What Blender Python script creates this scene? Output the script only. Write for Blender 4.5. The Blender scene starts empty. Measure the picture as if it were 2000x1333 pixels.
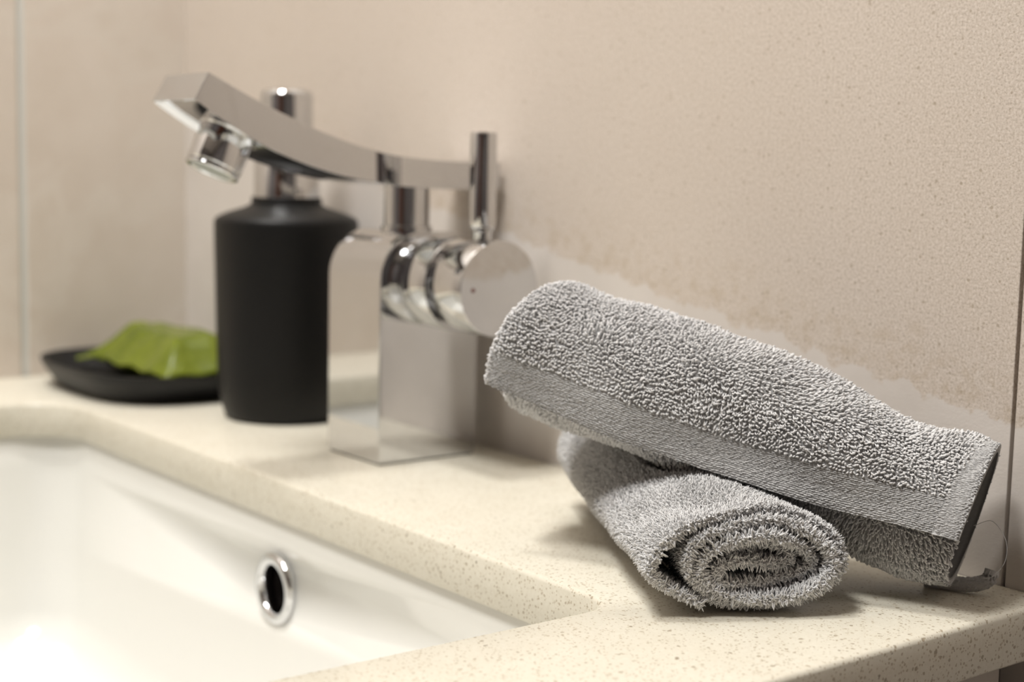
import bpy, bmesh, math, random
import numpy as np
from mathutils import Vector, Matrix

random.seed(4)
rng = np.random.default_rng(11)
S = bpy.context.scene
COL = S.collection
PI = math.pi
ZO = 0.85                       # height of the counter top above the floor

# ------------------------------------------------------------------ camera
# all coordinates below: x along the tiled back wall, y = 0 on the tile face, z = 0 on the counter top
F_PX = 2906.7
def cam_axes(p, y, r):
    fwd = Vector((-math.sin(y)*math.cos(p), math.cos(y)*math.cos(p), -math.sin(p)))
    right = Vector((math.cos(y), math.sin(y), 0)); up = right.cross(fwd)
    return (math.cos(r)*right + math.sin(r)*up, -math.sin(r)*right + math.cos(r)*up, fwd)
cr, cu, cf = cam_axes(math.radians(6.759), math.radians(52.19), math.radians(1.257))
cam_d = bpy.data.cameras.new('camera'); cam = bpy.data.objects.new('camera', cam_d); COL.objects.link(cam)
cam.matrix_world = Matrix(((cr.x, cu.x, -cf.x, 0.2496), (cr.y, cu.y, -cf.y, -0.40825), (cr.z, cu.z, -cf.z, 0.13+ZO), (0, 0, 0, 1)))
cam_d.sensor_width = 24.0; cam_d.lens = F_PX/2000*24.0
cam_d.clip_start = 0.02; cam_d.clip_end = 20
cam_d.dof.use_dof = True; cam_d.dof.focus_distance = 0.440; cam_d.dof.aperture_fstop = 6.0
S.camera = cam

# ------------------------------------------------------------------ light and exposure
w = bpy.data.worlds.new('world'); S.world = w; w.use_nodes = True
w.node_tree.nodes['Background'].inputs['Color'].default_value = (1.0, 0.97, 0.93, 1)
w.node_tree.nodes['Background'].inputs['Strength'].default_value = 0.06
def area(name, loc, size, energy, color, target=None, spread=180):
    l = bpy.data.lights.new(name, 'AREA'); l.shape = 'DISK'; l.size = size; l.energy = energy; l.color = color
    l.spread = math.radians(spread)
    o = bpy.data.objects.new(name, l); COL.objects.link(o); o.location = (loc[0], loc[1], loc[2]+ZO)
    if target is not None:
        d = Vector(target) - Vector(loc); o.rotation_euler = d.to_track_quat('-Z', 'Y').to_euler()
    return o
LAMP = (1.0, 0.985, 0.955)
area('ceiling_light_room', (-0.06, -0.80, 1.42), 0.36, 17.5, LAMP)
area('ceiling_light_basin', (-0.34, -0.40, 1.42), 0.18, 11.0, LAMP)
S.view_settings.view_transform = 'Standard'; S.view_settings.look = 'None'
S.view_settings.gamma = 1.0; S.view_settings.exposure = 0.0; S.view_settings.use_curve_mapping = False

# ------------------------------------------------------------------ materials
class NT:
    def __init__(s, name):
        s.m = bpy.data.materials.new(name); s.m.use_nodes = True
        s.t = s.m.node_tree; s.b = s.t.nodes['Principled BSDF']
    def n(s, typ, **kw):
        nd = s.t.nodes.new(typ)
        for k, v in kw.items():
            if k in nd.inputs.keys() if isinstance(k, str) else False: nd.inputs[k].default_value = v
            else: setattr(nd, k, v)
        return nd
    def l(s, a, b): s.t.links.new(a, b)
    def set(s, **kw):
        for k, v in kw.items(): s.b.inputs[k.replace('_', ' ')].default_value = v
        return s
    def coord(s, kind='Object'):
        if kind == 'World': return s.n('ShaderNodeNewGeometry').outputs['Position']
        return s.n('ShaderNodeTexCoord').outputs[kind]
    def noise(s, vec, scale, detail=4, rough=.6, dist=0):
        nd = s.n('ShaderNodeTexNoise'); s.l(vec, nd.inputs['Vector'])
        nd.inputs['Scale'].default_value = scale; nd.inputs['Detail'].default_value = detail
        nd.inputs['Roughness'].default_value = rough; nd.inputs['Distortion'].default_value = dist
        return nd.outputs['Fac']
    def ramp(s, fac, stops, interp='LINEAR'):
        nd = s.n('ShaderNodeValToRGB'); s.l(fac, nd.inputs['Fac']); e = nd.color_ramp.elements
        nd.color_ramp.interpolation = interp
        while len(e) < len(stops): e.new(.5)
        for q, (p, c) in zip(e, stops): q.position = p; q.color = (*c, 1) if len(c) == 3 else c
        return nd.outputs['Color']
    def math(s, op, a, b=None, c=None, clamp=False):
        nd = s.n('ShaderNodeMath'); nd.operation = op; nd.use_clamp = clamp
        for i, v in enumerate((a, b, c)):
            if v is None: continue
            if isinstance(v, (int, float)): nd.inputs[i].default_value = v
            else: s.l(v, nd.inputs[i])
        return nd.outputs[0]
    def smooth(s, v, a, b):
        nd = s.n('ShaderNodeMapRange'); nd.interpolation_type = 'SMOOTHSTEP'; s.l(v, nd.inputs['Value'])
        nd.inputs['From Min'].default_value = a; nd.inputs['From Max'].default_value = b
        return nd.outputs['Result']
    def mix(s, fac, a, b, mode='MIX'):
        nd = s.n('ShaderNodeMix'); nd.data_type = 'RGBA'; nd.blend_type = mode
        if isinstance(fac, (int, float)): nd.inputs['Factor'].default_value = fac
        else: s.l(fac, nd.inputs['Factor'])
        for k, v in ((6, a), (7, b)):
            if isinstance(v, tuple): nd.inputs[k].default_value = (*v, 1)
            else: s.l(v, nd.inputs[k])
        return nd.outputs[2]
    def bump(s, h, strength, dist):
        nd = s.n('ShaderNodeBump'); s.l(h, nd.inputs['Height']); nd.inputs['Strength'].default_value = strength
        nd.inputs['Distance'].default_value = dist; s.l(nd.outputs['Normal'], s.b.inputs['Normal'])
    def color(s, c): s.l(c, s.b.inputs['Base Color'])

def plain(name, color, rough=.5, metal=0., **kw):
    q = NT(name); q.set(Base_Color=(*color, 1), Roughness=rough, Metallic=metal, **kw); return q.m

def stone_tile(name, veined):
    q = NT(name); P = q.coord('World')
    sep = q.n('ShaderNodeSeparateXYZ'); q.l(P, sep.inputs[0]); X, Z = sep.outputs['X'], sep.outputs['Z']
    cloud = q.noise(P, 5.5, 5, .55, .4)
    base = q.ramp(cloud, [(.3, (.605, .533, .466)), (.5, (.65, .58, .515)), (.7, (.695, .628, .565))])
    soft = q.noise(P, 28, 4, .6)
    base = q.mix(.35, base, q.ramp(soft, [(.35, (.63, .555, .485)), (.65, (.72, .655, .595))]))
    grain = q.noise(P, 1150, 5, .8)
    grain2 = q.noise(P, 330, 4, .7)
    gcol = q.ramp(grain, [(.36, (.28, .22, .16)), (.46, (.59, .51, .43)), (.55, (.70, .62, .55)), (.66, (.87, .80, .73))])
    if veined:
        # the natural border that runs down to the right: grainy stone above, smooth pale stone below
        edge = q.math('MULTIPLY_ADD', X, -0.178, 0.0483+ZO)
        wob = q.math('MULTIPLY_ADD', q.noise(P, 62, 7, .66, .2), .022, -.011)
        d = q.math('ADD', q.math('SUBTRACT', Z, edge), wob)
        up = q.smooth(d, -.0004, .0010)
        halo = q.math('MULTIPLY', q.smooth(d, -.001, .003), q.math('SUBTRACT', 1.0, q.smooth(d, .004, .030)))
        below = q.math('SUBTRACT', 1.0, q.smooth(d, -.055, -.005))
        base = q.mix(q.math('MULTIPLY', up, .70), base, gcol)
        smoothc = q.ramp(soft, [(.3, (.66, .61, .565)), (.7, (.73, .68, .635))])
        band = q.math('MULTIPLY', q.math('SUBTRACT', 1.0, up), .9)
        base = q.mix(band, base, smoothc)
        stain = q.math('MULTIPLY', halo, q.smooth(q.noise(P, 130, 5, .7), .46, .66))
        base = q.mix(q.math('MULTIPLY', stain, .4), base, (.44, .34, .22))
        pv = q.n('ShaderNodeTexVoronoi'); q.l(P, pv.inputs['Vector']); pv.inputs['Scale'].default_value = 420
        pc = q.n('ShaderNodeSeparateColor'); q.l(pv.outputs['Color'], pc.inputs[0])
        pin = q.math('LESS_THAN', pv.outputs['Distance'], q.math('MULTIPLY', q.smooth(pc.outputs[0], .55, 1.0), .24))
        base = q.mix(q.math('MULTIPLY', q.math('MULTIPLY', pin, up), .6), base, (.36, .29, .21))
        spots = q.math('MULTIPLY', q.smooth(grain2, .62, .74), up)
        base = q.mix(q.math('MULTIPLY', spots, .55), base, (.40, .325, .235))
    else:
        vein = q.noise(P, 9, 6, .6, 1.6)
        base = q.mix(q.math('MULTIPLY', q.smooth(vein, .52, .60), .35), base, (.70, .65, .59))
        base = q.mix(q.math('MULTIPLY', q.smooth(vein, .60, .72), .3), base, (.54, .46, .38))
    if not veined: base = q.mix(1.0, base, (1.09, 1.09, 1.08), 'MULTIPLY')  # side tiles lightened in colour to stand in for more light on that wall
    q.color(base)
    q.set(Roughness=.42); q.b.inputs['Specular IOR Level'].default_value = .35
    q.bump(q.math('ADD', grain, grain2), .22, .0006)
    return q.m

def quartz():
    q = NT('speckled_quartz'); P = q.coord('Object')
    cloud = q.noise(P, 60, 4, .6)
    base = q.ramp(cloud, [(.3, (.69, .65, .545)), (.7, (.745, .71, .61))])
    fine = q.noise(P, 700, 3, .7)
    base = q.mix(.35, base, q.ramp(fine, [(.3, (.60, .555, .44)), (.7, (.78, .75, .655))]))
    for sc, th, col, gate in ((270, .18, (.30, .24, .16), .42), (430, .22, (.36, .30, .21), .25), (680, .30, (.40, .33, .23), .15), (950, .34, (.48, .41, .30), .15), (190, .11, (.24, .19, .13), .5)):
        v = q.n('ShaderNodeTexVoronoi'); q.l(P, v.inputs['Vector']); v.inputs['Scale'].default_value = sc
        sp = q.n('ShaderNodeSeparateColor'); q.l(v.outputs['Color'], sp.inputs[0])
        rad = q.math('MULTIPLY', q.smooth(sp.outputs[0], gate, 1.0), th)
        wob = q.math('MULTIPLY_ADD', q.noise(P, 1100, 2, .5), .30, -.15)
        inside = q.math('LESS_THAN', q.math('ADD', v.outputs['Distance'], wob), rad)
        base = q.mix(q.math('MULTIPLY', inside, .8), base, col)
    q.color(base); q.set(Roughness=.30); q.b.inputs['Specular IOR Level'].default_value = .4
    return q.m

def yarn(name, a, b):
    q = NT(name); P = q.coord('Object')
    n1 = q.noise(P, 1400, 2, .6); n2 = q.noise(P, 35, 3, .6)
    c = q.mix(.3, q.ramp(n1, [(.3, a), (.7, b)]), q.ramp(n2, [(.3, a), (.7, b)]))
    q.color(c); q.set(Roughness=.95); q.b.inputs['Specular IOR Level'].default_value = .12
    q.b.inputs['Sheen Weight'].default_value = .25; q.b.inputs['Sheen Roughness'].default_value = .5
    return q.m

M = {}
M['tile_back'] = stone_tile('beige_stone_tile', True)
M['tile_side'] = stone_tile('beige_stone_tile_side', False)
M['grout_dark'] = plain('dark_grout', (.16, .13, .10), .9)
M['grout_pale'] = plain('pale_grout', (.66, .665, .635), .8)
M['quartz'] = quartz()
M['ceramic'] = plain('white_ceramic', (.80, .795, .755), .12)
M['chrome'] = plain('chrome', (.64, .645, .655), .035, 1.0)
M['chrome_dark'] = plain('chrome_dark_bore', (.10, .085, .08), .25, .8)
M['aerator_face'] = plain('aerator_mesh', (.42, .44, .42), .45, .6)
M['black_matte'] = plain('black_matte', (.0065, .0064, .0064), .45, **{'Specular IOR Level': .25})
M['black_dish'] = plain('black_dish', (.011, .011, .0115), .45, **{'Specular IOR Level': .3})
M['green_wrap'] = None
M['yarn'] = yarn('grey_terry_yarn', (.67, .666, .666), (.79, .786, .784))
M['sheet'] = yarn('shaded_terry_ground', (.26, .257, .256), (.33, .327, .325))  # darker than the yarn: shade between the loops is put into this colour
M['weave'] = yarn('grey_woven_yarn', (.46, .457, .455), (.56, .556, .552))
M['cabinet'] = plain('taupe_laminate', (.42, .37, .32), .45)
M['cabinet_dark'] = plain('dark_gap', (.05, .042, .036), .8)
M['floor'] = plain('floor_tile', (.36, .33, .30), .35)
M['paint'] = plain('white_paint', (.78, .75, .70), .8)
M['dim'] = plain('mauve_plaster', (.14, .126, .124), .7)
M['wood'] = plain('brown_wood', (.10, .040, .022), .4)
M['steel'] = plain('brushed_steel', (.6, .6, .6), .3, 1.0)

def green():
    q = NT('green_foil_wrap'); P = q.coord('Object')
    n = q.noise(P, 45, 4, .6)
    q.color(q.ramp(n, [(.3, (.085, .115, .004)), (.6, (.155, .190, .008)), (.8, (.20, .235, .016))]))
    q.set(Roughness=.25); q.b.inputs['Specular IOR Level'].default_value = .35; q.bump(q.noise(P, 70, 3, .5, .6), .5, .003)
    return q.m
M['green_wrap'] = green()

# ------------------------------------------------------------------ object helpers
def wl(o):
    """world-from-counter origin of an object chain (all unrotated empties)"""
    v = Vector((0, 0, 0))
    while o is not None: v += Vector(o.location); o = o.parent
    return v
def tag(o, label=None, cat=None, group=None, kind=None):
    if label: o['label'] = label
    if cat: o['category'] = cat
    if group: o['group'] = group
    if kind: o['kind'] = kind
    return o
def thing(name, label, cat, loc, group=None):
    o = bpy.data.objects.new(name, None); COL.objects.link(o); o.empty_display_size = .02
    o.location = (loc[0], loc[1], loc[2]+ZO)
    return tag(o, label, cat, group)
def mesh_obj(name, verts, faces, mat, parent=None, origin=None, smooth=None):
    """verts are given in counter coordinates"""
    v = np.asarray(verts, float)
    if origin is None:
        origin = (0, 0, 0) if parent is None else None
    base = (Vector(origin) + Vector((0, 0, ZO))) if origin is not None else wl(parent)
    off = np.array([base.x, base.y, base.z-ZO])
    me = bpy.data.meshes.new(name); me.from_pydata((v-off).tolist(), [], [list(f) for f in faces]); me.update()
    me.materials.append(mat)
    o = bpy.data.objects.new(name, me); COL.objects.link(o)
    if parent is not None:
        o.parent = parent
        if origin is not None: o.location = base - wl(parent)
    else: o.location = base
    finish(me, smooth)
    return o
def finish(me, smooth, recalc=True):
    bm = bmesh.new(); bm.from_mesh(me)
    if recalc: bmesh.ops.recalc_face_normals(bm, faces=bm.faces)
    if smooth is not None:
        a = math.radians(smooth)
        for f in bm.faces: f.smooth = True
        for e in bm.edges:
            e.smooth = not (len(e.link_faces) == 2 and e.calc_face_angle(0) > a)
    bm.to_mesh(me); bm.free()
def bevel(o, off, seg=2, angle=30):
    bm = bmesh.new(); bm.from_mesh(o.data)
    es = [e for e in bm.edges if len(e.link_faces) == 2 and e.calc_face_angle(0) > math.radians(angle)]
    bmesh.ops.bevel(bm, geom=es, offset=off, segments=seg, profile=.5, affect='EDGES', clamp_overlap=True)
    for f in bm.faces: f.smooth = True
    for e in bm.edges: e.smooth = not (len(e.link_faces) == 2 and e.calc_face_angle(0) > math.radians(40))
    bm.to_mesh(o.data); bm.free(); weighted(o); return o
def weighted(o):
    m = o.modifiers.new('weighted_normals', 'WEIGHTED_NORMAL'); m.keep_sharp = True; m.weight = 80
def box(name, a, b, mat, parent=None, bev=0, origin=None):
    (x0, y0, z0), (x1, y1, z1) = a, b
    v = [(x0,y0,z0),(x1,y0,z0),(x1,y1,z0),(x0,y1,z0),(x0,y0,z1),(x1,y0,z1),(x1,y1,z1),(x0,y1,z1)]
    f = [(0,3,2,1),(4,5,6,7),(0,1,5,4),(1,2,6,5),(2,3,7,6),(3,0,4,7)]
    o = mesh_obj(name, v, f, mat, parent, origin)
    if bev: bevel(o, bev)
    return o
def loft(rings, close=True, cap0=True, cap1=True):
    """rings: list of equal-length closed loops of 3-D points"""
    n = len(rings[0]); v = [p for r in rings for p in r]; f = []
    for i in range(len(rings)-1):
        for k in range(n):
            k2 = (k+1) % n
            f.append((i*n+k, i*n+k2, (i+1)*n+k2, (i+1)*n+k))
    if cap0: f.append(tuple(range(n))[::-1])
    if cap1: f.append(tuple((len(rings)-1)*n+k for k in range(n)))
    return v, f
def lathe(name, profile, origin, axis, mat, parent, n=64, smooth=35, cap0=True, cap1=True):
    """profile: (radius, height) along axis from origin"""
    ax = Vector(axis).normalized(); h = Vector((0, 0, 1)) if abs(ax.z) < .9 else Vector((1, 0, 0))
    e1 = ax.cross(h).normalized(); e2 = ax.cross(e1); O = Vector(origin)
    rings = []
    for r, t in profile:
        rings.append([tuple(O + ax*t + e1*(r*math.cos(2*PI*k/n)) + e2*(r*math.sin(2*PI*k/n))) for k in range(n)])
    v, f = loft(rings, True, cap0, cap1)
    return mesh_obj(name, v, f, mat, parent, smooth=smooth)
def rrect(x0, x1, y0, y1, r, z, n=8, radii=None):
    """rounded rectangle loop, counter-clockwise"""
    out = []; R = radii or (r, r, r, r)
    for (cx, cy, a0, q) in ((x1, y0, -90, R[0]), (x1, y1, 0, R[1]), (x0, y1, 90, R[2]), (x0, y0, 180, R[3])):
        sx = -1 if cx == x1 else 1; sy = 1 if cy == y0 else -1
        for k in range(n+1):
            a = math.radians(a0 + 90*k/n)
            out.append((cx+sx*q+q*math.cos(a), cy+sy*q+q*math.sin(a), z))
    return out
def catmull(P, n):
    P = np.asarray(P, float); d = np.r_[0, np.cumsum(np.linalg.norm(np.diff(P, axis=0), axis=1))]
    Q = np.vstack([2*P[0]-P[1], P, 2*P[-1]-P[-2]]); dd = np.r_[-(d[1]), d, 2*d[-1]-d[-2]]
    t = np.linspace(0, d[-1], n); out = []
    for x in t:
        i = min(max(np.searchsorted(d, x, 'right')-1, 0), len(P)-2)
        p0, p1, p2, p3 = Q[i], Q[i+1], Q[i+2], Q[i+3]
        L = d[i+1]-d[i]; u = (x-d[i])/L
        m1 = (p2-p0)/(dd[i+2]-dd[i])*L; m2 = (p3-p1)/(dd[i+3]-dd[i+1])*L
        out.append((2*u**3-3*u**2+1)*p1+(u**3-2*u**2+u)*m1+(-2*u**3+3*u**2)*p2+(u**3-u**2)*m2)
    return np.array(out)
def tube(name, pts, r, mat, parent, n=8):
    pts = [Vector(p) for p in pts]; rings = []
    for i, p in enumerate(pts):
        t = (pts[min(i+1, len(pts)-1)]-pts[max(i-1, 0)]).normalized()
        h = Vector((0, 0, 1)) if abs(t.z) < .9 else Vector((1, 0, 0))
        e1 = t.cross(h).normalized(); e2 = t.cross(e1)
        rings.append([tuple(p+e1*(r*math.cos(2*PI*k/n))+e2*(r*math.sin(2*PI*k/n))) for k in range(n)])
    v, f = loft(rings); return mesh_obj(name, v, f, mat, parent, smooth=60)

# ------------------------------------------------------------------ the room
RX0, RX1, RY0, RZ0, RZ1 = -0.611, 1.45, -1.85, -0.85, 1.46
def shell(name, a, b, mat): return tag(box(name, a, b, mat), kind='structure')
floor = shell('floor', (RX0-.05, RY0-.05, RZ0-.05), (RX1+.05, .05, RZ0), M['floor'])
ceil = shell('ceiling', (RX0-.05, RY0-.05, RZ1), (RX1+.05, .05, RZ1+.05), M['paint'])
wb = shell('wall_back', (RX0-.05, .0025, RZ0), (RX1+.05, .05, RZ1), M['grout_dark'])
wlft = shell('wall_left', (RX0-.05, RY0, RZ0), (RX0-.0012, .0085, RZ1), M['grout_pale'])
wr = shell('wall_right', (RX1, RY0, RZ0), (RX1+.05, .0085, RZ1), M['dim'])
wf = shell('wall_front', (RX0-.05, RY0-.05, RZ0), (RX1+.05, RY0, RZ1), M['dim'])
rows = [(RZ0, -.151), (-.1498, .4490), (.4502, 1.049), (1.0502, RZ1)]
cols = [(-.6190, -.0193), (-.0180, .5730), (.5742, 1.1650), (1.1662, RX1)]
for z0, z1 in rows:
    for x0, x1 in cols:
        box('tile', (x0, 0, z0), (x1, .009, z1), M['tile_back'], wb, .0004)
for z0, z1 in rows:
    for y1, y0 in ((-.0000, -.1000), (-.1045, -.70), (-.7045, -1.30), (-1.3045, RY0)):
        box('tile', (RX0-.009, y0, z0), (RX0, y1, z1), M['tile_side'], wlft, .0002)
door = tag(box('door_1', (.30, RY0, RZ0), (1.05, RY0+.03, 1.2), M['wood']), kind='structure')
lathe('door_handle', [(.012, 0), (.012, .04), (.02, .045), (.02, .06), (.0, .061)], (.98, RY0+.03, .15), (0, 1, 0), M['steel'], door, 24)

# ------------------------------------------------------------------ vanity: counter, cabinet, basin
CUT = (-.517, -.0725, -.415, -.1169)            # x0, x1, y0, y1 of the basin opening
TH = .0172
def slab():
    n = 10
    x0, x1, y0, y1 = -.6105, 0., -.50, -.0005
    rad = (.012, .012, .030, .030)
    inner = rrect(CUT[0], CUT[1], CUT[2], CUT[3], .02, 0, n, rad)
    m = len(inner); bv = .0016
    cx, cy = (CUT[0]+CUT[1])/2, (CUT[2]+CUT[3])/2
    # matching outer loop, radially assigned to corners
    quad = [(x1, y0), (x1, y1), (x0, y1), (x0, y0)]
    outer = []
    for c in range(4):
        for k in range(n+1):
            outer.append(quad[c])
    def grow(loop, d, sgn):   # push the inner loop away from / into the opening by d
        r = rrect(CUT[0]-d, CUT[1]+d, CUT[2]-d, CUT[3]+d, 0, 0, n, tuple(q+d for q in rad)); return r
    bm = bmesh.new()
    rings = []
    for d, z in ((bv, 0), (bv*.3, -bv*.3), (0, -bv), (0, -TH+bv*.5), (bv*.5, -TH)):
        rings.append([bm.verts.new((p[0], p[1], z)) for p in grow(inner, d, 1)])
    for a, b in zip(rings, rings[1:]):
        for k in range(m): bm.faces.new((a[k], a[(k+1) % m], b[(k+1) % m], b[k]))
    oc = []
    for d, z in ((bv, 0), (bv*.3, -bv*.3), (0, -bv), (0, -TH+bv*.6), (bv*.6, -TH)):
        oc.append([bm.verts.new(p) for p in ((x1-d, y0+d, z), (x1-d, y1, z), (x0, y1, z), (x0, y0+d, z))])
    for a, b in zip(oc, oc[1:]):
        for k in range(4): bm.faces.new((a[k], a[(k+1) % 4], b[(k+1) % 4], b[k]))
    for ring, o4 in ((rings[0], oc[0]), (rings[-1], oc[-1])):
        for c in range(4):
            for k in range(n): bm.faces.new((ring[c*(n+1)+k], ring[c*(n+1)+k+1], o4[c]))
            a, b = ring[c*(n+1)+n], ring[((c+1) % 4)*(n+1)]
            bm.faces.new((a, b, o4[(c+1) % 4], o4[c]))
    bmesh.ops.recalc_face_normals(bm, faces=bm.faces)
    for f in bm.faces: f.smooth = True
    for e in bm.edges: e.smooth = not (len(e.link_faces) == 2 and e.calc_face_angle(0) > math.radians(50))
    me = bpy.data.meshes.new('countertop'); bm.to_mesh(me); bm.free(); me.materials.append(M['quartz'])
    o = bpy.data.objects.new('countertop', me); COL.objects.link(o); o.location = (0, 0, ZO)
    return o
ct = tag(slab(), 'cream speckled quartz countertop with a cut-out for the sink, against the beige tiled wall', 'countertop')

cab = thing('vanity_cabinet', 'taupe vanity cabinet below the speckled countertop', 'cabinet', (-.306, -.25, RZ0))
box('side_panel', (-.022, -.478, RZ0+.10), (-.006, -.018, -TH), M['cabinet'], cab, .0005)
box('side_panel', (-.6095, -.478, RZ0+.10), (-.594, -.018, -TH), M['cabinet'], cab, .0005)
box('back_rail', (-.594, -.032, RZ0+.10), (-.022, -.018, RZ0+.25), M['cabinet'], cab)
box('bottom_panel', (-.594, -.478, RZ0+.10), (-.022, -.032, RZ0+.116), M['cabinet'], cab)
box('plinth', (-.59, -.43, RZ0), (-.03, -.05, RZ0+.10), M['cabinet_dark'], cab)
for x0, x1, hx in ((-.6085, -.309, -.33), (-.306, -.007, -.285)):
    d = box('door', (x0, -.496, RZ0+.105), (x1, -.479, -TH-.006), M['cabinet'], cab, .001)
    tube('handle', [(hx, -.496, -.20), (hx, -.522, -.20), (hx, -.522, -.32), (hx, -.496, -.32)], .004, M['steel'], d)

def basin():
    t = thing('washbasin', 'white ceramic undermount washbasin with a chrome overflow ring', 'sink', (-.295, -.266, -.150))
    x0, x1, y0, y1 = CUT
    spec = [  # inset left, right, front, back, radius, z
        (-.020, -.020, -.020, -.020, .026, -TH-.0003), (-.003, -.003, -.003, -.0030, .025, -TH-.0003), (-.002, -.002, -.002, -.0024, .025, -TH-.0015), (.000, 0, 0, -.0020, .024, -.035), (.003, .002, .002, .0004, .024, -.056),
        (.006, .004, .004, .0035, .025, -.075), (.010, .007, .007, .006, .028, -.108), (.015, .012, .012, .010, .031, -.121),
        (.024, .021, .020, .018, .042, -.1285), (.036, .034, .032, .030, .044, -.1315), (.10, .10, .08, .08, .05, -.1335), (.19, .19, .125, .125, .02, -.1355)]
    rings = [rrect(x0+a, x1-b, y0+c, y1-d, r, z, 10) for a, b, c, d, r, z in spec]
    v, f = loft(rings, True, False, True)
    o = mesh_obj('bowl', v, f, M['ceramic'], t, smooth=50)
    o.data.flip_normals() if o.data.polygons[0].normal.z < 0 else None
    s = o.modifiers.new('s', 'SOLIDIFY'); s.thickness = .007; s.offset = -1
    # bore the overflow hole
    oc = Vector((-.2812, -.1162, -.0462))
    cut = lathe('cutter', [(.0118, -.02), (.0118, .02)], oc, (0, 1, 0), M['ceramic'], t, 40)
    b = o.modifiers.new('b', 'BOOLEAN'); b.operation = 'DIFFERENCE'; b.solver = 'EXACT'; b.object = cut
    bpy.context.view_layer.update()
    me = bpy.data.meshes.new_from_object(o.evaluated_get(bpy.context.evaluated_depsgraph_get()))
    o.modifiers.clear(); old = o.data; o.data = me; me.name = 'bowl'
    bpy.data.objects.remove(cut); bpy.data.meshes.remove(old)
    ring = lathe('overflow_ring', [(.0146, .004), (.0152, .0006), (.0151, -.0006), (.0146, -.0015), (.0136, -.0020), (.0118, -.0021), (.0106, -.0016), (.0100, -.0004), (.0098, .0020), (.0098, .010), (.0110, .010), (.0112, .0035)],
                 oc + Vector((0, -.0010, 0)), (0, 1, 0), M['chrome'], t, 56, 60, False, False)
    lathe('overflow_bore', [(.0097, .004), (.0096, .022), (.0, .0221)], oc, (0, 1, 0), M['chrome_dark'], ring, 40, 40, False, True)
    dr = lathe('drain', [(.032, -.0005), (.032, .0015), (.030, .003), (.023, .0025), (.022, .0015), (.021, .004), (.018, .007), (0, .008)],
          (-.295, -.266, -.1355), (0, 0, 1), M['chrome'], t, 40)
    return t
basin()

# ------------------------------------------------------------------ faucet
fx0, fx1, fy0, fy1, fh = -.3243, -.2818, -.0672, -.0155, .1003
fau = thing('basin_faucet', 'chrome basin mixer tap with a curved rising flat spout, beside the black soap dispenser', 'faucet', ((fx0+fx1)/2, (fy0+fy1)/2, 0))
prof = [(fy0, .0006), (fy1, .0006)]
for k in range(13):
    a = math.radians(0+90*k/12); prof.append((fy1-.018+.018*math.cos(a), fh-.018+.018*math.sin(a)))
for k in range(17):
    a = math.radians(90+90*k/16); prof.append((fy0+.0205+.0205*math.cos(a), fh-.0205+.0205*math.sin(a)))
def extrude_x(name, prof, x0, x1, mat, parent, bev=.0006, smooth=30):
    n = len(prof)
    v = [(x0, y, z) for y, z in prof] + [(x1, y, z) for y, z in prof]
    f = [tuple(range(n)), tuple(range(n, 2*n))[::-1]] + [(k, k+n, (k+1) % n + n, (k+1) % n) for k in range(n)]
    o = mesh_obj(name, v, f, mat, parent, smooth=smooth)
    if bev: bevel(o, bev, 2, 35)
    return o
extrude_x('body', prof, fx0, fx1, M['chrome'], fau, .0007)
box('base_gasket', (fx0+.001, fy0+.001, 0), (fx1-.001, fy1-.001, .0007), M['cabinet_dark'], fau)
KY, KZ, KR = -.0395, .0790, .0200
kn = lathe('control_knob', [(.0, 0), (.0182, 0), (.0182, .0010), (.0186, .0014), (.0196, .0042), (.0199, .0050), (.0200, .0058), (.0200, .0212), (.0197, .0218), (.0187, .0219), (.0187, .0226)],
           (fx1-.0002, KY, KZ), (1, 0, 0), M['chrome'], fau, 96, 40, True, True)
kh = lathe('knob_cap', [(.0187, .0), (.0196, .0), (.0200, .0006), (.0200, .0241), (.0197, .0247), (.0, .0249)], (fx1+.0224, KY, KZ), (1, 0, 0), M['chrome'], kn, 96, 40)
kc = lathe('lever', [(.0040, -.003), (.0040, .0030), (.0044, .0036), (.0053, .0046), (.0056, .0058), (.0056, .0432), (.0052, .0440), (.0, .0442)], (-.2475, KY, .0990), (0, 0, 1), M['chrome'], fau, 40, 40)
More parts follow.
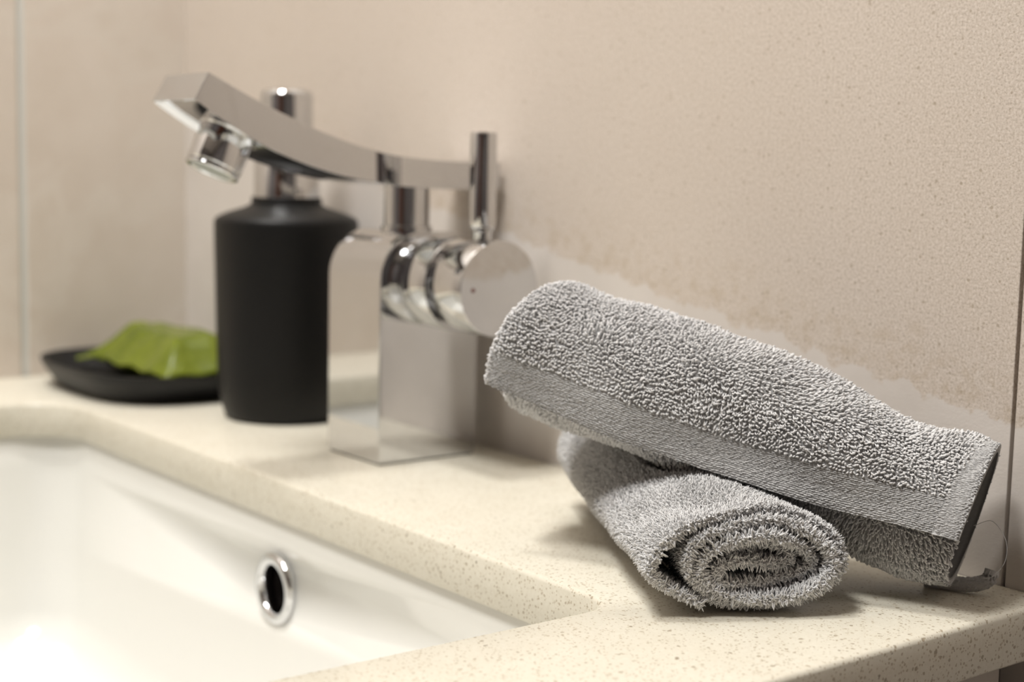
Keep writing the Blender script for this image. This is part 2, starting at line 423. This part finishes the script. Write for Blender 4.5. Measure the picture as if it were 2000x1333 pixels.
# tiny temperature mark on the end face of the knob
lathe('temperature_mark', [(.0009, 0), (.0009, .0002), (0, .0002)], (fx1+.0224+.0248, KY-.0135, KZ), (1, 0, 0), plain('mark_red', (.22, .09, .08), .5), kn, 16)
SX = -.3025
lathe('stem', [(.0112, -.001), (.0112, .0022), (.0100, .0026), (.0100, .0205)], (SX, -.0405, fh-.0005), (0, 0, 1), M['chrome'], fau, 56, 40)
def spout():
    top = [(-.1457,.1631),(-.130,.1556),(-.1200,.1512),(-.109,.1468),(-.0955,.1419),(-.0847,.1385),(-.075,.1359),(-.060,.1331),(-.043,.1315),(-.020,.1307),(-.0035,.1307)]
    bot = [(-.1518,.1523),(-.143,.1466),(-.125,.1367),(-.108,.1299),(-.091,.1250),(-.076,.1221),(-.056,.1198),(-.038,.1188),(-.020,.1186),(-.0035,.1190)]
    T, B = catmull(top, 36), catmull(bot, 36)
    x0, x1 = SX-.0193, SX+.0193
    bm = bmesh.new()
    g = [[bm.verts.new((x, p[0], p[1])) for p in P] for x, P in ((x0, T), (x1, T), (x0, B), (x1, B))]
    n = 36; und = []
    for k in range(n-1):
        bm.faces.new((g[0][k], g[1][k], g[1][k+1], g[0][k+1]))
        f = bm.faces.new((g[2][k], g[2][k+1], g[3][k+1], g[3][k]))
        if k < 8: und.append(f)
        bm.faces.new((g[0][k], g[0][k+1], g[2][k+1], g[2][k]))
        bm.faces.new((g[1][k], g[3][k], g[3][k+1], g[1][k+1]))
    bm.faces.new((g[0][0], g[2][0], g[3][0], g[1][0])); bm.faces.new((g[0][-1], g[1][-1], g[3][-1], g[2][-1]))
    bmesh.ops.recalc_face_normals(bm, faces=bm.faces)
    # the shallow hollow round the outlet on the underside
    bmesh.ops.inset_region(bm, faces=und, thickness=.0028, depth=-.0022, use_even_offset=True)
    es = [e for e in bm.edges if len(e.link_faces) == 2 and e.calc_face_angle(0) > math.radians(40)]
    bmesh.ops.bevel(bm, geom=es, offset=.0005, segments=2, profile=.5, affect='EDGES', clamp_overlap=True)
    for f in bm.faces: f.smooth = True
    for e in bm.edges: e.smooth = not (len(e.link_faces) == 2 and e.calc_face_angle(0) > math.radians(35))
    base = wl(fau)
    bmesh.ops.translate(bm, verts=bm.verts, vec=(-base.x, -base.y, -(base.z-ZO)))
    me = bpy.data.meshes.new('spout'); bm.to_mesh(me); bm.free(); me.materials.append(M['chrome'])
    o = bpy.data.objects.new('spout', me); COL.objects.link(o); o.parent = fau; weighted(o)
    return o
sp = spout()
ad = Vector((0, -.42, -.907)).normalized(); ao = Vector((SX, -.1262, .1440))
lathe('aerator', [(.0118, 0), (.0118, .0035), (.0112, .0042), (.0116, .0052), (.0113, .0185), (.0109, .0190), (.0109, .0196)], ao, ad, M['chrome'], sp, 56, 35)
lathe('aerator_rim', [(.0085, .0196), (.0100, .0196), (.0109, .0198), (.0112, .0204), (.0110, .0212), (.0103, .0215), (.0094, .0213), (.0090, .0206)], ao, ad, M['chrome'], sp, 56, 60, False, False)
lathe('aerator_insert', [(.0093, .0200), (.0093, .0208), (.0, .0209)], ao, ad, M['aerator_face'], sp, 40, 35)

# ------------------------------------------------------------------ soap dispenser
bx, by = -.4142, -.0385
dis = thing('soap_dispenser', 'matte black soap dispenser bottle with a chrome pump, behind the tap', 'soap dispenser', (bx, by, 0))
bp = [(.0285, 0), (.0300, .0008), (.0312, .0030), (.0326, .0080), (.0338, .0150), (.0344, .022), (.0350, .045), (.0356, .075), (.0360, .0950), (.0360, .0985), (.0355, .1003), (.0335, .1018), (.0300, .1034), (.0250, .1050), (.0210, .1062), (.0190, .1072), (.0182, .1078)]
lathe('bottle', bp, (bx, by, 0), (0, 0, 1), M['black_matte'], dis, 96, 60)
lathe('neck_ring', [(.0176, .1068), (.0176, .1108), (.0172, .1114), (.0150, .1114)], (bx, by, 0), (0, 0, 1), M['black_matte'], dis, 64, 50)
pu = lathe('pump_collar', [(.0163, .1110), (.0163, .1295), (.0158, .1300), (.0135, .1302)], (bx, by, 0), (0, 0, 1), M['chrome'], dis, 64, 50)
lathe('pump_head', [(.0131, .1300), (.0131, .1612), (.0127, .1630), (.0116, .1642), (.0095, .1648), (.0, .1650)], (bx, by, 0), (0, 0, 1), M['chrome'], dis, 64, 50)
nd = Vector((-.45, -.89, .02)).normalized()
no = Vector((bx, by, .1530))
lathe('pump_nozzle', [(.0050, .008), (.0050, .034), (.0046, .0355), (.0030, .0355), (.0028, .030)], no, nd, M['chrome'], dis, 32, 40)

# ------------------------------------------------------------------ soap dish with a wrapped soap
def sup(cx, cy, a, b, z, e, n=72):
    out = []
    for k in range(n):
        t = 2*PI*k/n; c, s = math.cos(t), math.sin(t)
        out.append((cx + a*math.copysign(abs(c)**(2/e), c), cy + b*math.copysign(abs(s)**(2/e), s), z))
    return out
DX, DY = -.5330, -.0562
def dish():
    prof = [(.0, .0006), (.70, .0), (.80, .0), (.86, .0022), (.95, .0095), (1.0, .0150), (1.0, .0160), (.975, .0160), (.955, .0140), (.89, .0075), (.83, .0045), (.0, .0040)]
    rings = [sup(DX, DY, .0710*max(k, .01), .0550*max(k, .01), z, 2.9) for k, z in prof]
    v, f = loft(rings)
    o = mesh_obj('soap_dish', v, f, M['black_dish'], None, origin=(DX, DY, 0), smooth=50)
    return tag(o, 'shallow black rounded soap dish in the counter corner, holding a green wrapped soap', 'soap dish')
dish()
def soap():
    t = thing('wrapped_soap', 'glossy green wrapped bar of soap lying in the black dish', 'soap', (-.5465, -.043, .0052))
    cx, cy, hx, hy, zs = -.5370, -.0440, .0520, .0290, .0140
    nu, nv = 48, 32; V = []
    cre = [(.3, .9, .35, .10), (-.8, .5, -.2, .08), (.9, -.35, .25, .07), (-.25, -.95, .1, .06), (.7, .7, .9, .06)]
    for side in (1, 0):
        for i in range(nu+1):
            u = -1 + 2*i/nu
            for j in range(nv+1):
                v = -1 + 2*j/nv
                du, dv = 1-abs(u), 1-abs(v)
                k = min(1.0, du*2.6, dv*1.55)
                k = k*k*(3-2*k)*.35+k*.65
                h = k
                if side:
                    for a, b, c, w_ in cre:
                        d = a*u+b*v-c; h += w_*k*math.exp(-(d/.10)**2)*(1 if a > 0 else -1)
                    h += .16*k*math.exp(-((u+.66)/.25)**2-((v+.15)/.5)**2)     # the raised far corner
                    h += .12*k*max(0, u)
                z = zs + (.0172*h+.0005 if side else -.0078*min(1, du*3.5)*min(1, dv*2.6)-.0003)
                wav = .0007*math.sin(11*u)*(1-k)+.0006*math.sin(9*v+1)*(1-k)
                V.append((cx+u*hx+.0006*math.sin(7*v)*abs(u), cy+v*hy+.0008*math.sin(8*u)*abs(v), z+wav))
    F = []; W = nv+1; N = (nu+1)*W
    for i in range(nu):
        for j in range(nv):
            a = i*W+j; F.append((a, a+1, a+W+1, a+W)); F.append((N+a, N+a+W, N+a+W+1, N+a+1))
    rim = [i*W for i in range(nu+1)]+[nu*W+j for j in range(1, W)]+[i*W+nv for i in range(nu-1, -1, -1)]+[j for j in range(nv-1, 0, -1)]
    for a, b in zip(rim, rim[1:]+rim[:1]): F.append((a, b, N+b, N+a))
    mesh_obj('wrapped_bar', V, F, M['green_wrap'], t, smooth=60)
    # loose corner of the wrapper sticking out to the left
    P = np.array([(-.5895, -.0700, .0140), (-.5905, -.0800, .0125), (-.5820, -.0825, .0120), (-.5740, -.0715, .0146)]); n = 4
    v = list(map(tuple, P+np.array([0, 0, .0004])))+list(map(tuple, P-np.array([0, 0, .0004])))
    f = [tuple(range(n)), tuple(range(2*n-1, n-1, -1))]+[(k, n+k, n+(k+1) % n, (k+1) % n) for k in range(n)]
    bevel(mesh_obj('wrapper_tab', v, f, M['green_wrap'], t), .0002, 1)
    return t
soap()

# ------------------------------------------------------------------ rolled terry towels
def bilerp(G, iu, js):
    i0 = np.clip(np.floor(iu).astype(int), 0, G.shape[0]-2); j0 = np.clip(np.floor(js).astype(int), 0, G.shape[1]-2)
    a = (iu-i0)[:, None]; b = (js-j0)[:, None]
    return (G[i0, j0]*(1-a)*(1-b)+G[i0+1, j0]*a*(1-b)+G[i0, j0+1]*(1-a)*b+G[i0+1, j0+1]*a*b)
def unit(v): return v/np.maximum(np.linalg.norm(v, axis=-1, keepdims=True), 1e-9)
def smooth_noise(P, freq, seed):
    """cheap coherent 3-D noise: sum of random plane waves"""
    r = np.random.default_rng(seed); out = 0
    for k in range(9):
        d = r.normal(size=3); d /= np.linalg.norm(d); f = freq*r.uniform(.5, 1.8)
        out = out+np.sin(P@d*f+r.uniform(0, 6.28))
    return out/4.0
PRESSED = []          # points of the upper roll, which flatten the lower one
def mesh_np(name, V, Fq, mat, parent, smooth=True):
    if PRESSED is not None: PRESSED.append(np.array(V))
    base = wl(parent); V = V-np.array([base.x, base.y, base.z-ZO])
    k = Fq.shape[1]; me = bpy.data.meshes.new(name)
    me.vertices.add(len(V)); me.vertices.foreach_set('co', V.astype(np.float32).ravel())
    me.loops.add(Fq.size); me.loops.foreach_set('vertex_index', Fq.astype(np.int32).ravel())
    me.polygons.add(len(Fq)); me.polygons.foreach_set('loop_start', np.arange(0, Fq.size, k, dtype=np.int32))
    if smooth: me.polygons.foreach_set('use_smooth', np.ones(len(Fq), dtype=bool))
    me.update(calc_edges=True); me.validate(); me.materials.append(mat)
    o = bpy.data.objects.new(name, me); COL.objects.link(o); o.parent = parent; return o
def loops_mesh(P, D, Nn, w_, h_, r_, K=6, sides=3, sink=.0003):
    """one bent yarn loop per base point: P base, D span direction, Nn leaning normal"""
    n = len(P); Bv = unit(np.cross(D, Nn)); tau = np.linspace(-.06, 1.06, K)*PI
    w_, h_, r_ = [np.broadcast_to(np.asarray(q, float), (n,))[:, None] for q in (w_, h_, r_)]
    V = np.empty((n, K, sides, 3))
    for i, t in enumerate(tau):
        c, s = math.cos(t), math.sin(t)
        cen = P+D*(w_*c)+Nn*(h_*s-sink)
        rad = unit(D*(c*h_)+Nn*(s*w_)*1.0+Nn*1e-6)
        for k in range(sides):
            a = 2*PI*k/sides
            V[:, i, k] = cen+r_*(rad*math.cos(a)+Bv*math.sin(a))
    idx = np.arange(n*K*sides).reshape(n, K, sides)
    a = idx[:, :-1, :]; b = idx[:, 1:, :]
    F = np.stack([a, np.roll(a, -1, 2), np.roll(b, -1, 2), b], -1).reshape(-1, 4)
    return V.reshape(-1, 3), F
def sheet_mesh(G, Nn, t, name, mat, parent):
    nu, ns = G.shape[:2]
    V = np.concatenate([(G+Nn*t/2).reshape(-1, 3), (G-Nn*t/2).reshape(-1, 3)])
    I = np.arange(nu*ns).reshape(nu, ns); O = nu*ns
    q = lambda A: np.stack([A[:-1, :-1], A[1:, :-1], A[1:, 1:], A[:-1, 1:]], -1).reshape(-1, 4)
    F = [q(I), q(I+O)[:, ::-1]]
    for L in (I[:, 0], I[:, -1][::-1], I[0, :][::-1], I[-1, :]):
        F.append(np.stack([L[:-1], L[1:], L[1:]+O, L[:-1]+O], -1))
    return mesh_np(name, V, np.concatenate(F), mat, parent)
def grid_normals(G):
    du = np.gradient(G, axis=0); ds = np.gradient(G, axis=1)
    return unit(np.cross(du, ds)), unit(du), unit(ds)
def scatter(G, umask, du_m, ds_m, jit=.45):
    """jittered rows over the sheet grid, spaced in metres; umask(iu, js) keeps points"""
    su = np.linalg.norm(np.diff(G, axis=0), axis=2).mean(1); cu_ = np.r_[0, np.cumsum(su)]
    sl = np.linalg.norm(np.diff(G, axis=1), axis=2)
    pts_u, pts_s = [], []
    rowu = np.arange(du_m/2, cu_[-1], du_m)
    for k, x in enumerate(rowu):
        iu = np.interp(x, cu_, np.arange(len(cu_))); i = min(int(iu), len(cu_)-2)
        L = np.r_[0, np.cumsum(sl[i])]
        xs = np.arange((k % 2)*ds_m/2+ds_m*.25, L[-1], ds_m)
        xs = np.clip(xs+rng.uniform(-jit, jit, len(xs))*ds_m, 0, L[-1])
        js = np.interp(xs, L, np.arange(len(L)))
        uu = np.interp(np.clip(x+rng.uniform(-jit, jit, len(xs))*du_m, 0, cu_[-1]), cu_, np.arange(len(cu_)))
        keep = umask(uu, js); pts_u.append(uu[keep]); pts_s.append(js[keep])
    return np.concatenate(pts_u), np.concatenate(pts_s), cu_

def ss(x, a, b):
    t = np.clip((x-a)/(b-a), 0, 1); return t*t*(3-2*t)

def top_towel():
    L0 = np.array([-.1525, -.0915, .0662]); L1 = np.array([-.0150, -.0230, .0258])
    ax = unit(L1-L0); e1 = unit(np.cross(ax, [0, 0, 1.])); e2 = np.cross(e1, ax)   # e1 to the camera side, e2 up
    if e1[1] > 0: e1 = -e1
    if e2[2] < 0: e2 = -e2
    t = thing('rolled_towel', 'upper rolled grey terry towel with a flat woven stripe, lying across the lower roll', 'towel', ((L0[0]+L1[0])/2, (L0[1]+L1[1])/2, .028), 'rolled hand towels on the counter')
    nu, ns = 330, 110; turns = 2.45
    s = np.linspace(0, 1, ns)[None, :]; ph = np.linspace(0, 2*PI*turns, nu)[:, None]
    the = np.radians(np.interp(s, [0, .2, .5, .75, 1], [-21, -22, -22, -16, -5]))        # angle of the free edge
    th = the+ph
    R = np.interp(s, [0, .03, .15, .5, .75, .88, 1], [.0238, .0250, .0254, .0246, .0226, .0218, .0222])
    topb = np.clip(np.sin(th), 0, 1)**1.5
    bc = catmull([(0, .0040), (.05, .0042), (.13, .0018), (.22, .0030), (.30, .0038), (.38, .0042), (.46, .0041), (.55, .0046), (.66, .0046), (.75, .0026), (.84, -.0004), (.92, .0004), (1., .0012)], 200)
    bump = np.interp(s, bc[:, 0], bc[:, 1])
    back = np.clip(-np.cos(th), 0, 1)
    R = R+bump*topb-.0015*back
    R = R+.0007*np.sin(3*th+9*s)+.0006*np.sin(2*th-17*s+1)
    low = np.clip(-np.sin(th), 0, 1)
    R = R+np.interp(s, [0, .55, .75, .9, 1], [0, 0, .0042, .0058, .0030])*low**1.5                   # sags to the counter at the right end
    R = R-np.interp(s, [0, .25, .5, .6], [.0028, .0032, .0010, 0])*low**1.2
    r = R-.0050*ph/(2*PI)
    r = r-.0026*np.exp(-((ph-2*PI)/.45)**2)*(1-.6*ss(s, .86, 1))             # tucked in just under the free edge
    r = r+.0016*np.exp(-(ph/.16)**2)*(1-.8*ss(s, .86, 1))
    length = 1-.006*ss(ph, 4.5, 6)-.035*ss(ph, 6.5, 9)-.02*ss(ph, 10, 14)
    start = .03*ss(ph, 5, 8)+.038*np.clip(np.sin(th), 0, 1)**2+.012*np.clip(-np.sin(th), 0, 1)**2
    sl = start+(length-start)*s+.010*np.sin(th-1.0)*ss(s, .7, 1)*0
    c = L0[None, None]+(L1-L0)[None, None]*sl[..., None]
    G = c+r[..., None]*(np.cos(th)[..., None]*e1+np.sin(th)[..., None]*e2)
    Nn, Tu, Ts = grid_normals(G)
    rad = np.cos(th)[..., None]*e1+np.sin(th)[..., None]*e2
    if (Nn*rad).sum() < 0: Nn = -Nn
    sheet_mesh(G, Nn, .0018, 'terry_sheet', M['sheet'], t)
    phi_of = lambda iu: iu/(nu-1)*2*PI*turns
    Rm = .0245; BAND = .0117/Rm; HEM = .955; band_of = lambda iu: phi_of(iu) < BAND
    def pile(iu, js):
        p = phi_of(iu); sj = js/(ns-1)
        hemmed = (sj > HEM+.018*ss(p, .9, 1.6)) & (p < 2*PI-.9)
        return (p > BAND+.02) & (p < 2*PI+.25) & ~hemmed
    iu, js, _ = scatter(G, pile, .00110, .00102, .34)
    P = bilerp(G, iu, js); N_ = unit(bilerp(Nn, iu, js)); A = unit(bilerp(Ts, iu, js)); U = unit(bilerp(Tu, iu, js))
    n = len(P); P = P+N_*.0008
    ang = smooth_noise(P, 260, 5)*1.0+rng.normal(0, .55, n)+.6
    D = unit(A*np.cos(ang)[:, None]+U*np.sin(ang)[:, None])
    near = np.exp(-((phi_of(iu)-BAND)/.35)**2)           # tidy rows close to the stripe
    lean_a = smooth_noise(P, 190, 8)*(1-near*.6); lean_b = smooth_noise(P, 230, 9)
    lean = (A*(.55+.5*lean_a)[:, None]+U*(-.35+.6*lean_b)[:, None])*(1-.5*near)[:, None]+rng.normal(0, .28, (n, 3))
    Nl = unit(N_+lean*.9)
    h = (.0019+.0005*smooth_noise(P, 330, 12))*rng.uniform(.75, 1.25, n)*(1-.3*near)
    V, F = loops_mesh(P, D, Nl, rng.uniform(.00030, .00050, n), np.clip(h, .0008, .0028), rng.uniform(.00023, .00031, n), 6, 4)
    # loops round the cut end on the left
    iu2 = rng.uniform(0, (nu-1)*(2*PI+.6)/(2*PI*turns), 2200); js2 = rng.uniform(0, 1.0, 2200)
    P2 = bilerp(G, iu2, js2); A2 = unit(bilerp(Ts, iu2, js2)); N2 = unit(bilerp(Nn, iu2, js2)); U2 = unit(bilerp(Tu, iu2, js2))
    P2 = P2+N2*rng.uniform(-.0008, .0008, 2200)[:, None]
    V2, F2 = loops_mesh(P2, unit(U2+rng.normal(0, .5, (2200, 3))), unit(-A2+N2*.5+rng.normal(0, .35, (2200, 3))), .0004, rng.uniform(.0008, .0017, 2200), .00026, 7, 4)
    tag(mesh_np('terry_loops', np.concatenate([V, V2]), np.concatenate([F, F2+len(V)]), M['yarn'], t), 'soft looped pile', kind='stuff')
    # flat woven stripe: short stitches running along the roll
    def band(iu, js): return (phi_of(iu) < BAND) & (js/(ns-1) < .962)
    iu, js, _ = scatter(G, band, .00060, .00130, .16)
    P = bilerp(G, iu, js); N_ = unit(bilerp(Nn, iu, js)); A = unit(bilerp(Ts, iu, js)); U = unit(bilerp(Tu, iu, js)); n = len(P)
    D = unit(A+U*rng.normal(0, .10, n)[:, None]); P = P+N_*.0008
    V, F = loops_mesh(P, D, unit(N_+rng.normal(0, .12, (n, 3))), rng.uniform(.00060, .00080, n), rng.uniform(.00030, .00060, n), rng.uniform(.00022, .00027, n), 6, 4, .0002)
    nf = 240; k = rng.integers(0, n, nf)
    Vf, Ff = loops_mesh(P[k], unit(rng.normal(0, 1, (nf, 3))), unit(N_[k]+rng.normal(0, .5, (nf, 3))), rng.uniform(.0006, .0015, nf), rng.uniform(.0006, .0014, nf), .00005, 6, 3)
    tag(mesh_np('woven_stripe', np.concatenate([V, Vf]), np.concatenate([F, Ff+len(V)]), M['weave'], t), 'flat woven stripe with fine stitches', kind='stuff')
    # hem: a folded, ribbed strip round the right end
    m = 90; u_h = np.linspace(0, 2*PI-.95, m); V = []; q = 7
    js_h = np.linspace(HEM-.004, 1.0, q)*(ns-1)
    iu_h = u_h/(2*PI*turns)*(nu-1)
    UU, JJ = np.meshgrid(iu_h, js_h, indexing='ij')
    Gp = bilerp(G, UU.ravel(), JJ.ravel()).reshape(m, q, 3); Gn = unit(bilerp(Nn, UU.ravel(), JJ.ravel())).reshape(m, q, 3)
    prof_h = np.array([.0009, .0016, .0019, .0019, .0019, .0017, .0011])
    Gh = Gp+Gn*(prof_h/2)[None, :, None]
    hem = sheet_mesh(Gh, Gn, .0016, 'hem', M['weave'], t); hem['label'] = 'flat stitched hem at the right end'
    def hm(iu, js): return (phi_of(iu) < 2*PI-1.0) & (js/(ns-1) > HEM+.0005) & (js/(ns-1) < .999)
    iu, js, _ = scatter(G, hm, .00048, .00120, .25)
    P = bilerp(G, iu, js); N_ = unit(bilerp(Nn, iu, js)); A = unit(bilerp(Ts, iu, js)); U = unit(bilerp(Tu, iu, js)); n = len(P)
    V, F = loops_mesh(P+N_*.0016, unit(A+U*rng.normal(0, .12, n)[:, None]), N_, np.where(js/(ns-1) > .988, .0003, rng.uniform(.0006, .0009, n)), rng.uniform(.0003, .0005, n), .00022, 6, 4, .0002)
    tag(mesh_np('hem_stitches', V, F, M['weave'], hem), kind='stuff')
    # little folded corner that touches the counter, and a stray thread
    fc = catmull([(-.0320, -.0225, .0025), (-.0260, -.0190, .0024), (-.0195, -.0165, .0029), (-.0150, -.0140, .0048), (-.0145, -.0125, .0080)], 16)
    fo = tube('folded_corner', [tuple(p) for p in fc], .0023, M['weave'], t, 10)
    k = rng.integers(1, 15, 260); an = rng.uniform(0, 2*PI, 260); tg = unit(fc[np.minimum(k+1, 15)]-fc[k-1])
    q1 = unit(np.cross(tg, [0, 0, 1.])); q2 = np.cross(q1, tg); nn = q1*np.cos(an)[:, None]+q2*np.sin(an)[:, None]
    P = fc[k]+tg*rng.uniform(-.0006, .0006, 260)[:, None]+nn*.0022
    kp = P[:, 2] > .0012
    V, F = loops_mesh(P[kp], tg[kp], nn[kp], .0006, .0004, .00022, 6, 4)
    tag(mesh_np('corner_stitches', V, F, M['weave'], fo), kind='stuff')
    thr = catmull([(-.0125, -.0265, .0245), (-.0080, -.0240, .0265), (-.0035, -.0230, .0215), (-.0030, -.0235, .0150), (-.0060, -.0250, .0100), (-.0100, -.0255, .0085)], 30)
    tube('loose_thread', [tuple(p) for p in thr], .00009, M['weave'], t, 5)
    return t
top_towel()

up_pts = np.concatenate(PRESSED); PRESSED = None
CELL = .0010; GX0, GY0, GN = -.22, -.16, 260
def low_field(P):
    f = np.full((GN, GN), 9.0); i = ((P[:, 0]-GX0)/CELL).astype(int); j = ((P[:, 1]-GY0)/CELL).astype(int)
    k = (i >= 0) & (i < GN) & (j >= 0) & (j < GN); np.minimum.at(f, (i[k], j[k]), P[k, 2])
    for ax_ in (0, 1): f = np.minimum(f, np.minimum(np.roll(f, 1, ax_), np.roll(f, -1, ax_)))
    for ax_ in (0, 1): f = np.minimum(f, np.minimum(np.roll(f, 1, ax_), np.roll(f, -1, ax_)))
    return f
LOW = low_field(up_pts)
def under(P):
    i = np.clip(((P[..., 0]-GX0)/CELL).astype(int), 0, GN-1); j = np.clip(((P[..., 1]-GY0)/CELL).astype(int), 0, GN-1)
    return LOW[i, j]
def bottom_towel():
    C0 = np.array([-.0420, -.0925, 0.]); C1 = np.array([-.1700, -.0275, 0.])
    ax = unit(C1-C0); lat = np.array([-ax[1], ax[0], 0.])
    if lat[1] < 0: lat = -lat                       # to the right in the photograph, towards the wall
    t = thing('rolled_towel', 'lower rolled grey terry towel, its flattened spiral end facing out, under the upper roll', 'towel', ((C0[0]+C1[0])/2, (C0[1]+C1[1])/2, 0), 'rolled hand towels on the counter')
    crop = [(1040,812),(1180,795),(1330,808),(1445,850),(1430,895),(1310,905),(1175,872),(1045,862),(965,905),(985,965),(1080,1005),(1230,1020),(1400,990),(1530,925),(1570,860),(1510,805),(1380,765),(1220,735),(1050,745),(920,800),(868,880),(890,970),(990,1045),(1150,1092),(1350,1090),(1530,1025),(1645,930),(1660,840),(1590,755),(1440,690),(1240,655),(1010,675),(850,745),(790,850),(840,970),(960,1085),(1150,1140),(1380,1140),(1590,1070),(1720,960),(1745,860),(1680,745),(1530,655),(1320,598),(1100,590),(890,635),(730,715),(620,810),(575,895),(640,985),(760,1060),(900,1120)]
    Q = np.array(crop, float); Q = np.stack([(Q[:, 0]-1166)*.0000512, (1168-Q[:, 1])*.0000525+.0010], 1)
    nu, ns = 520, 80
    path = catmull(Q, nu)
    s = np.linspace(0, 1, ns)
    zc = .0155
    wid = np.interp(s, [0, .35, 1], [1.0, .93, .80]); hgt = np.interp(s, [0, .3, .5, .75, 1], [1.0, 1.05, 1.14, 1.25, 1.38])
    frac = np.linspace(0, 1, nu)
    endoff = .0015*np.sin(frac*40)+.0030*(1-frac)*0+.0022*np.sin(frac*9+1)   # the layers do not end quite flush
    Lt = np.linalg.norm(C1-C0)
    G = np.empty((nu, ns, 3))
    for j in range(ns):
        a = path[:, 0]*wid[j]; b = path[:, 1]*hgt[j]
        d = s[j]*(Lt+.010*(1-frac)**.7)+(1-s[j])*endoff
        G[:, j] = C0+np.outer(d, ax)+np.outer(a, lat)+np.outer(b, [0, 0, 1.])
        wob = .0006*np.sin(7*s[j]+a*220)+.0005*np.sin(23*s[j]+b*300)
        G[:, j, 2] += wob*(1-np.exp(-b/.006))
    # pressed down where the upper roll lies on it
    G[..., 2] = np.minimum(G[..., 2], np.maximum(under(G)-.0014, .0021))
    G[..., 2] = np.maximum(G[..., 2], .0021)
    Nn, Tu, Ts = grid_normals(G)
    if Nn[-150:, :, 2][G[-150:, :, 2] > .027].mean() < 0: Nn = -Nn
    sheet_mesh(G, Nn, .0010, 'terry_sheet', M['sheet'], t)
    nout = int(nu*.58)                                # the outermost turn starts here
    parts = []
    def add(mask, du, ds, side, hh, ww, rr_, lean=.35):
        iu, js, _ = scatter(G, mask, du, ds, .48)
        P = bilerp(G, iu, js); N_ = unit(bilerp(Nn, iu, js))*side; A = unit(bilerp(Ts, iu, js)); U = unit(bilerp(Tu, iu, js)); n = len(P)
        ang = rng.uniform(0, 2*PI, n); D = unit(A*np.cos(ang)[:, None]+U*np.sin(ang)[:, None])
        nz = smooth_noise(P, 240, 21); ny = smooth_noise(P, 210, 22)
        Nl = unit(N_+A*(lean*(nz-.6))[:, None]+U*(lean*ny)[:, None]+rng.normal(0, .30, (n, 3)))
        P = P+N_*.0005
        hv = hh*rng.uniform(.7, 1.3, n)
        hv = np.minimum(hv, np.maximum((P[:, 2]-.0006)*1.0, .0004)) if side else hv
        parts.append(loops_mesh(P, D, Nl, ww*rng.uniform(.7, 1.3, n), hv, rr_*rng.uniform(.8, 1.2, n), 5, 3))
    add(lambda iu, js: (iu > nout-40), .00080, .00078, 1, .0017, .00030, .00018)
    deep = lambda js: js < ns*.20
    add(lambda iu, js: (iu <= nout-40) & deep(js), .00090, .00088, 1, .0023, .00038, .00024)
    add(lambda iu, js: deep(js), .00090, .00088, -1, .0023, .00038, .00024)
    # fringe of loops along the open end
    n = 4200; iu = rng.uniform(0, nu-1, n); js = rng.uniform(0, .6, n)
    P = bilerp(G, iu, js); N_ = unit(bilerp(Nn, iu, js)); A = unit(bilerp(Ts, iu, js)); U = unit(bilerp(Tu, iu, js))
    P = P+N_*rng.uniform(-.0008, .0008, n)[:, None]
    parts.append(loops_mesh(P, unit(U+rng.normal(0, .6, (n, 3))), unit(-A*.8+N_*rng.normal(0, .9, n)[:, None]+rng.normal(0, .3, (n, 3))), .00036, rng.uniform(.0008, .0019, n), .00024, 6, 3))
    off = 0; Vs = []; Fs = []
    for V, F in parts: Vs.append(V); Fs.append(F+off); off += len(V)
    V = np.concatenate(Vs); V[:, 2] = np.minimum(V[:, 2], under(V)-.0003); V[:, 2] = np.maximum(V[:, 2], .0002)
    tag(mesh_np('terry_loops', V, np.concatenate(Fs), M['yarn'], t), 'fuzzy looped pile', kind='stuff')
    return t
bottom_towel()
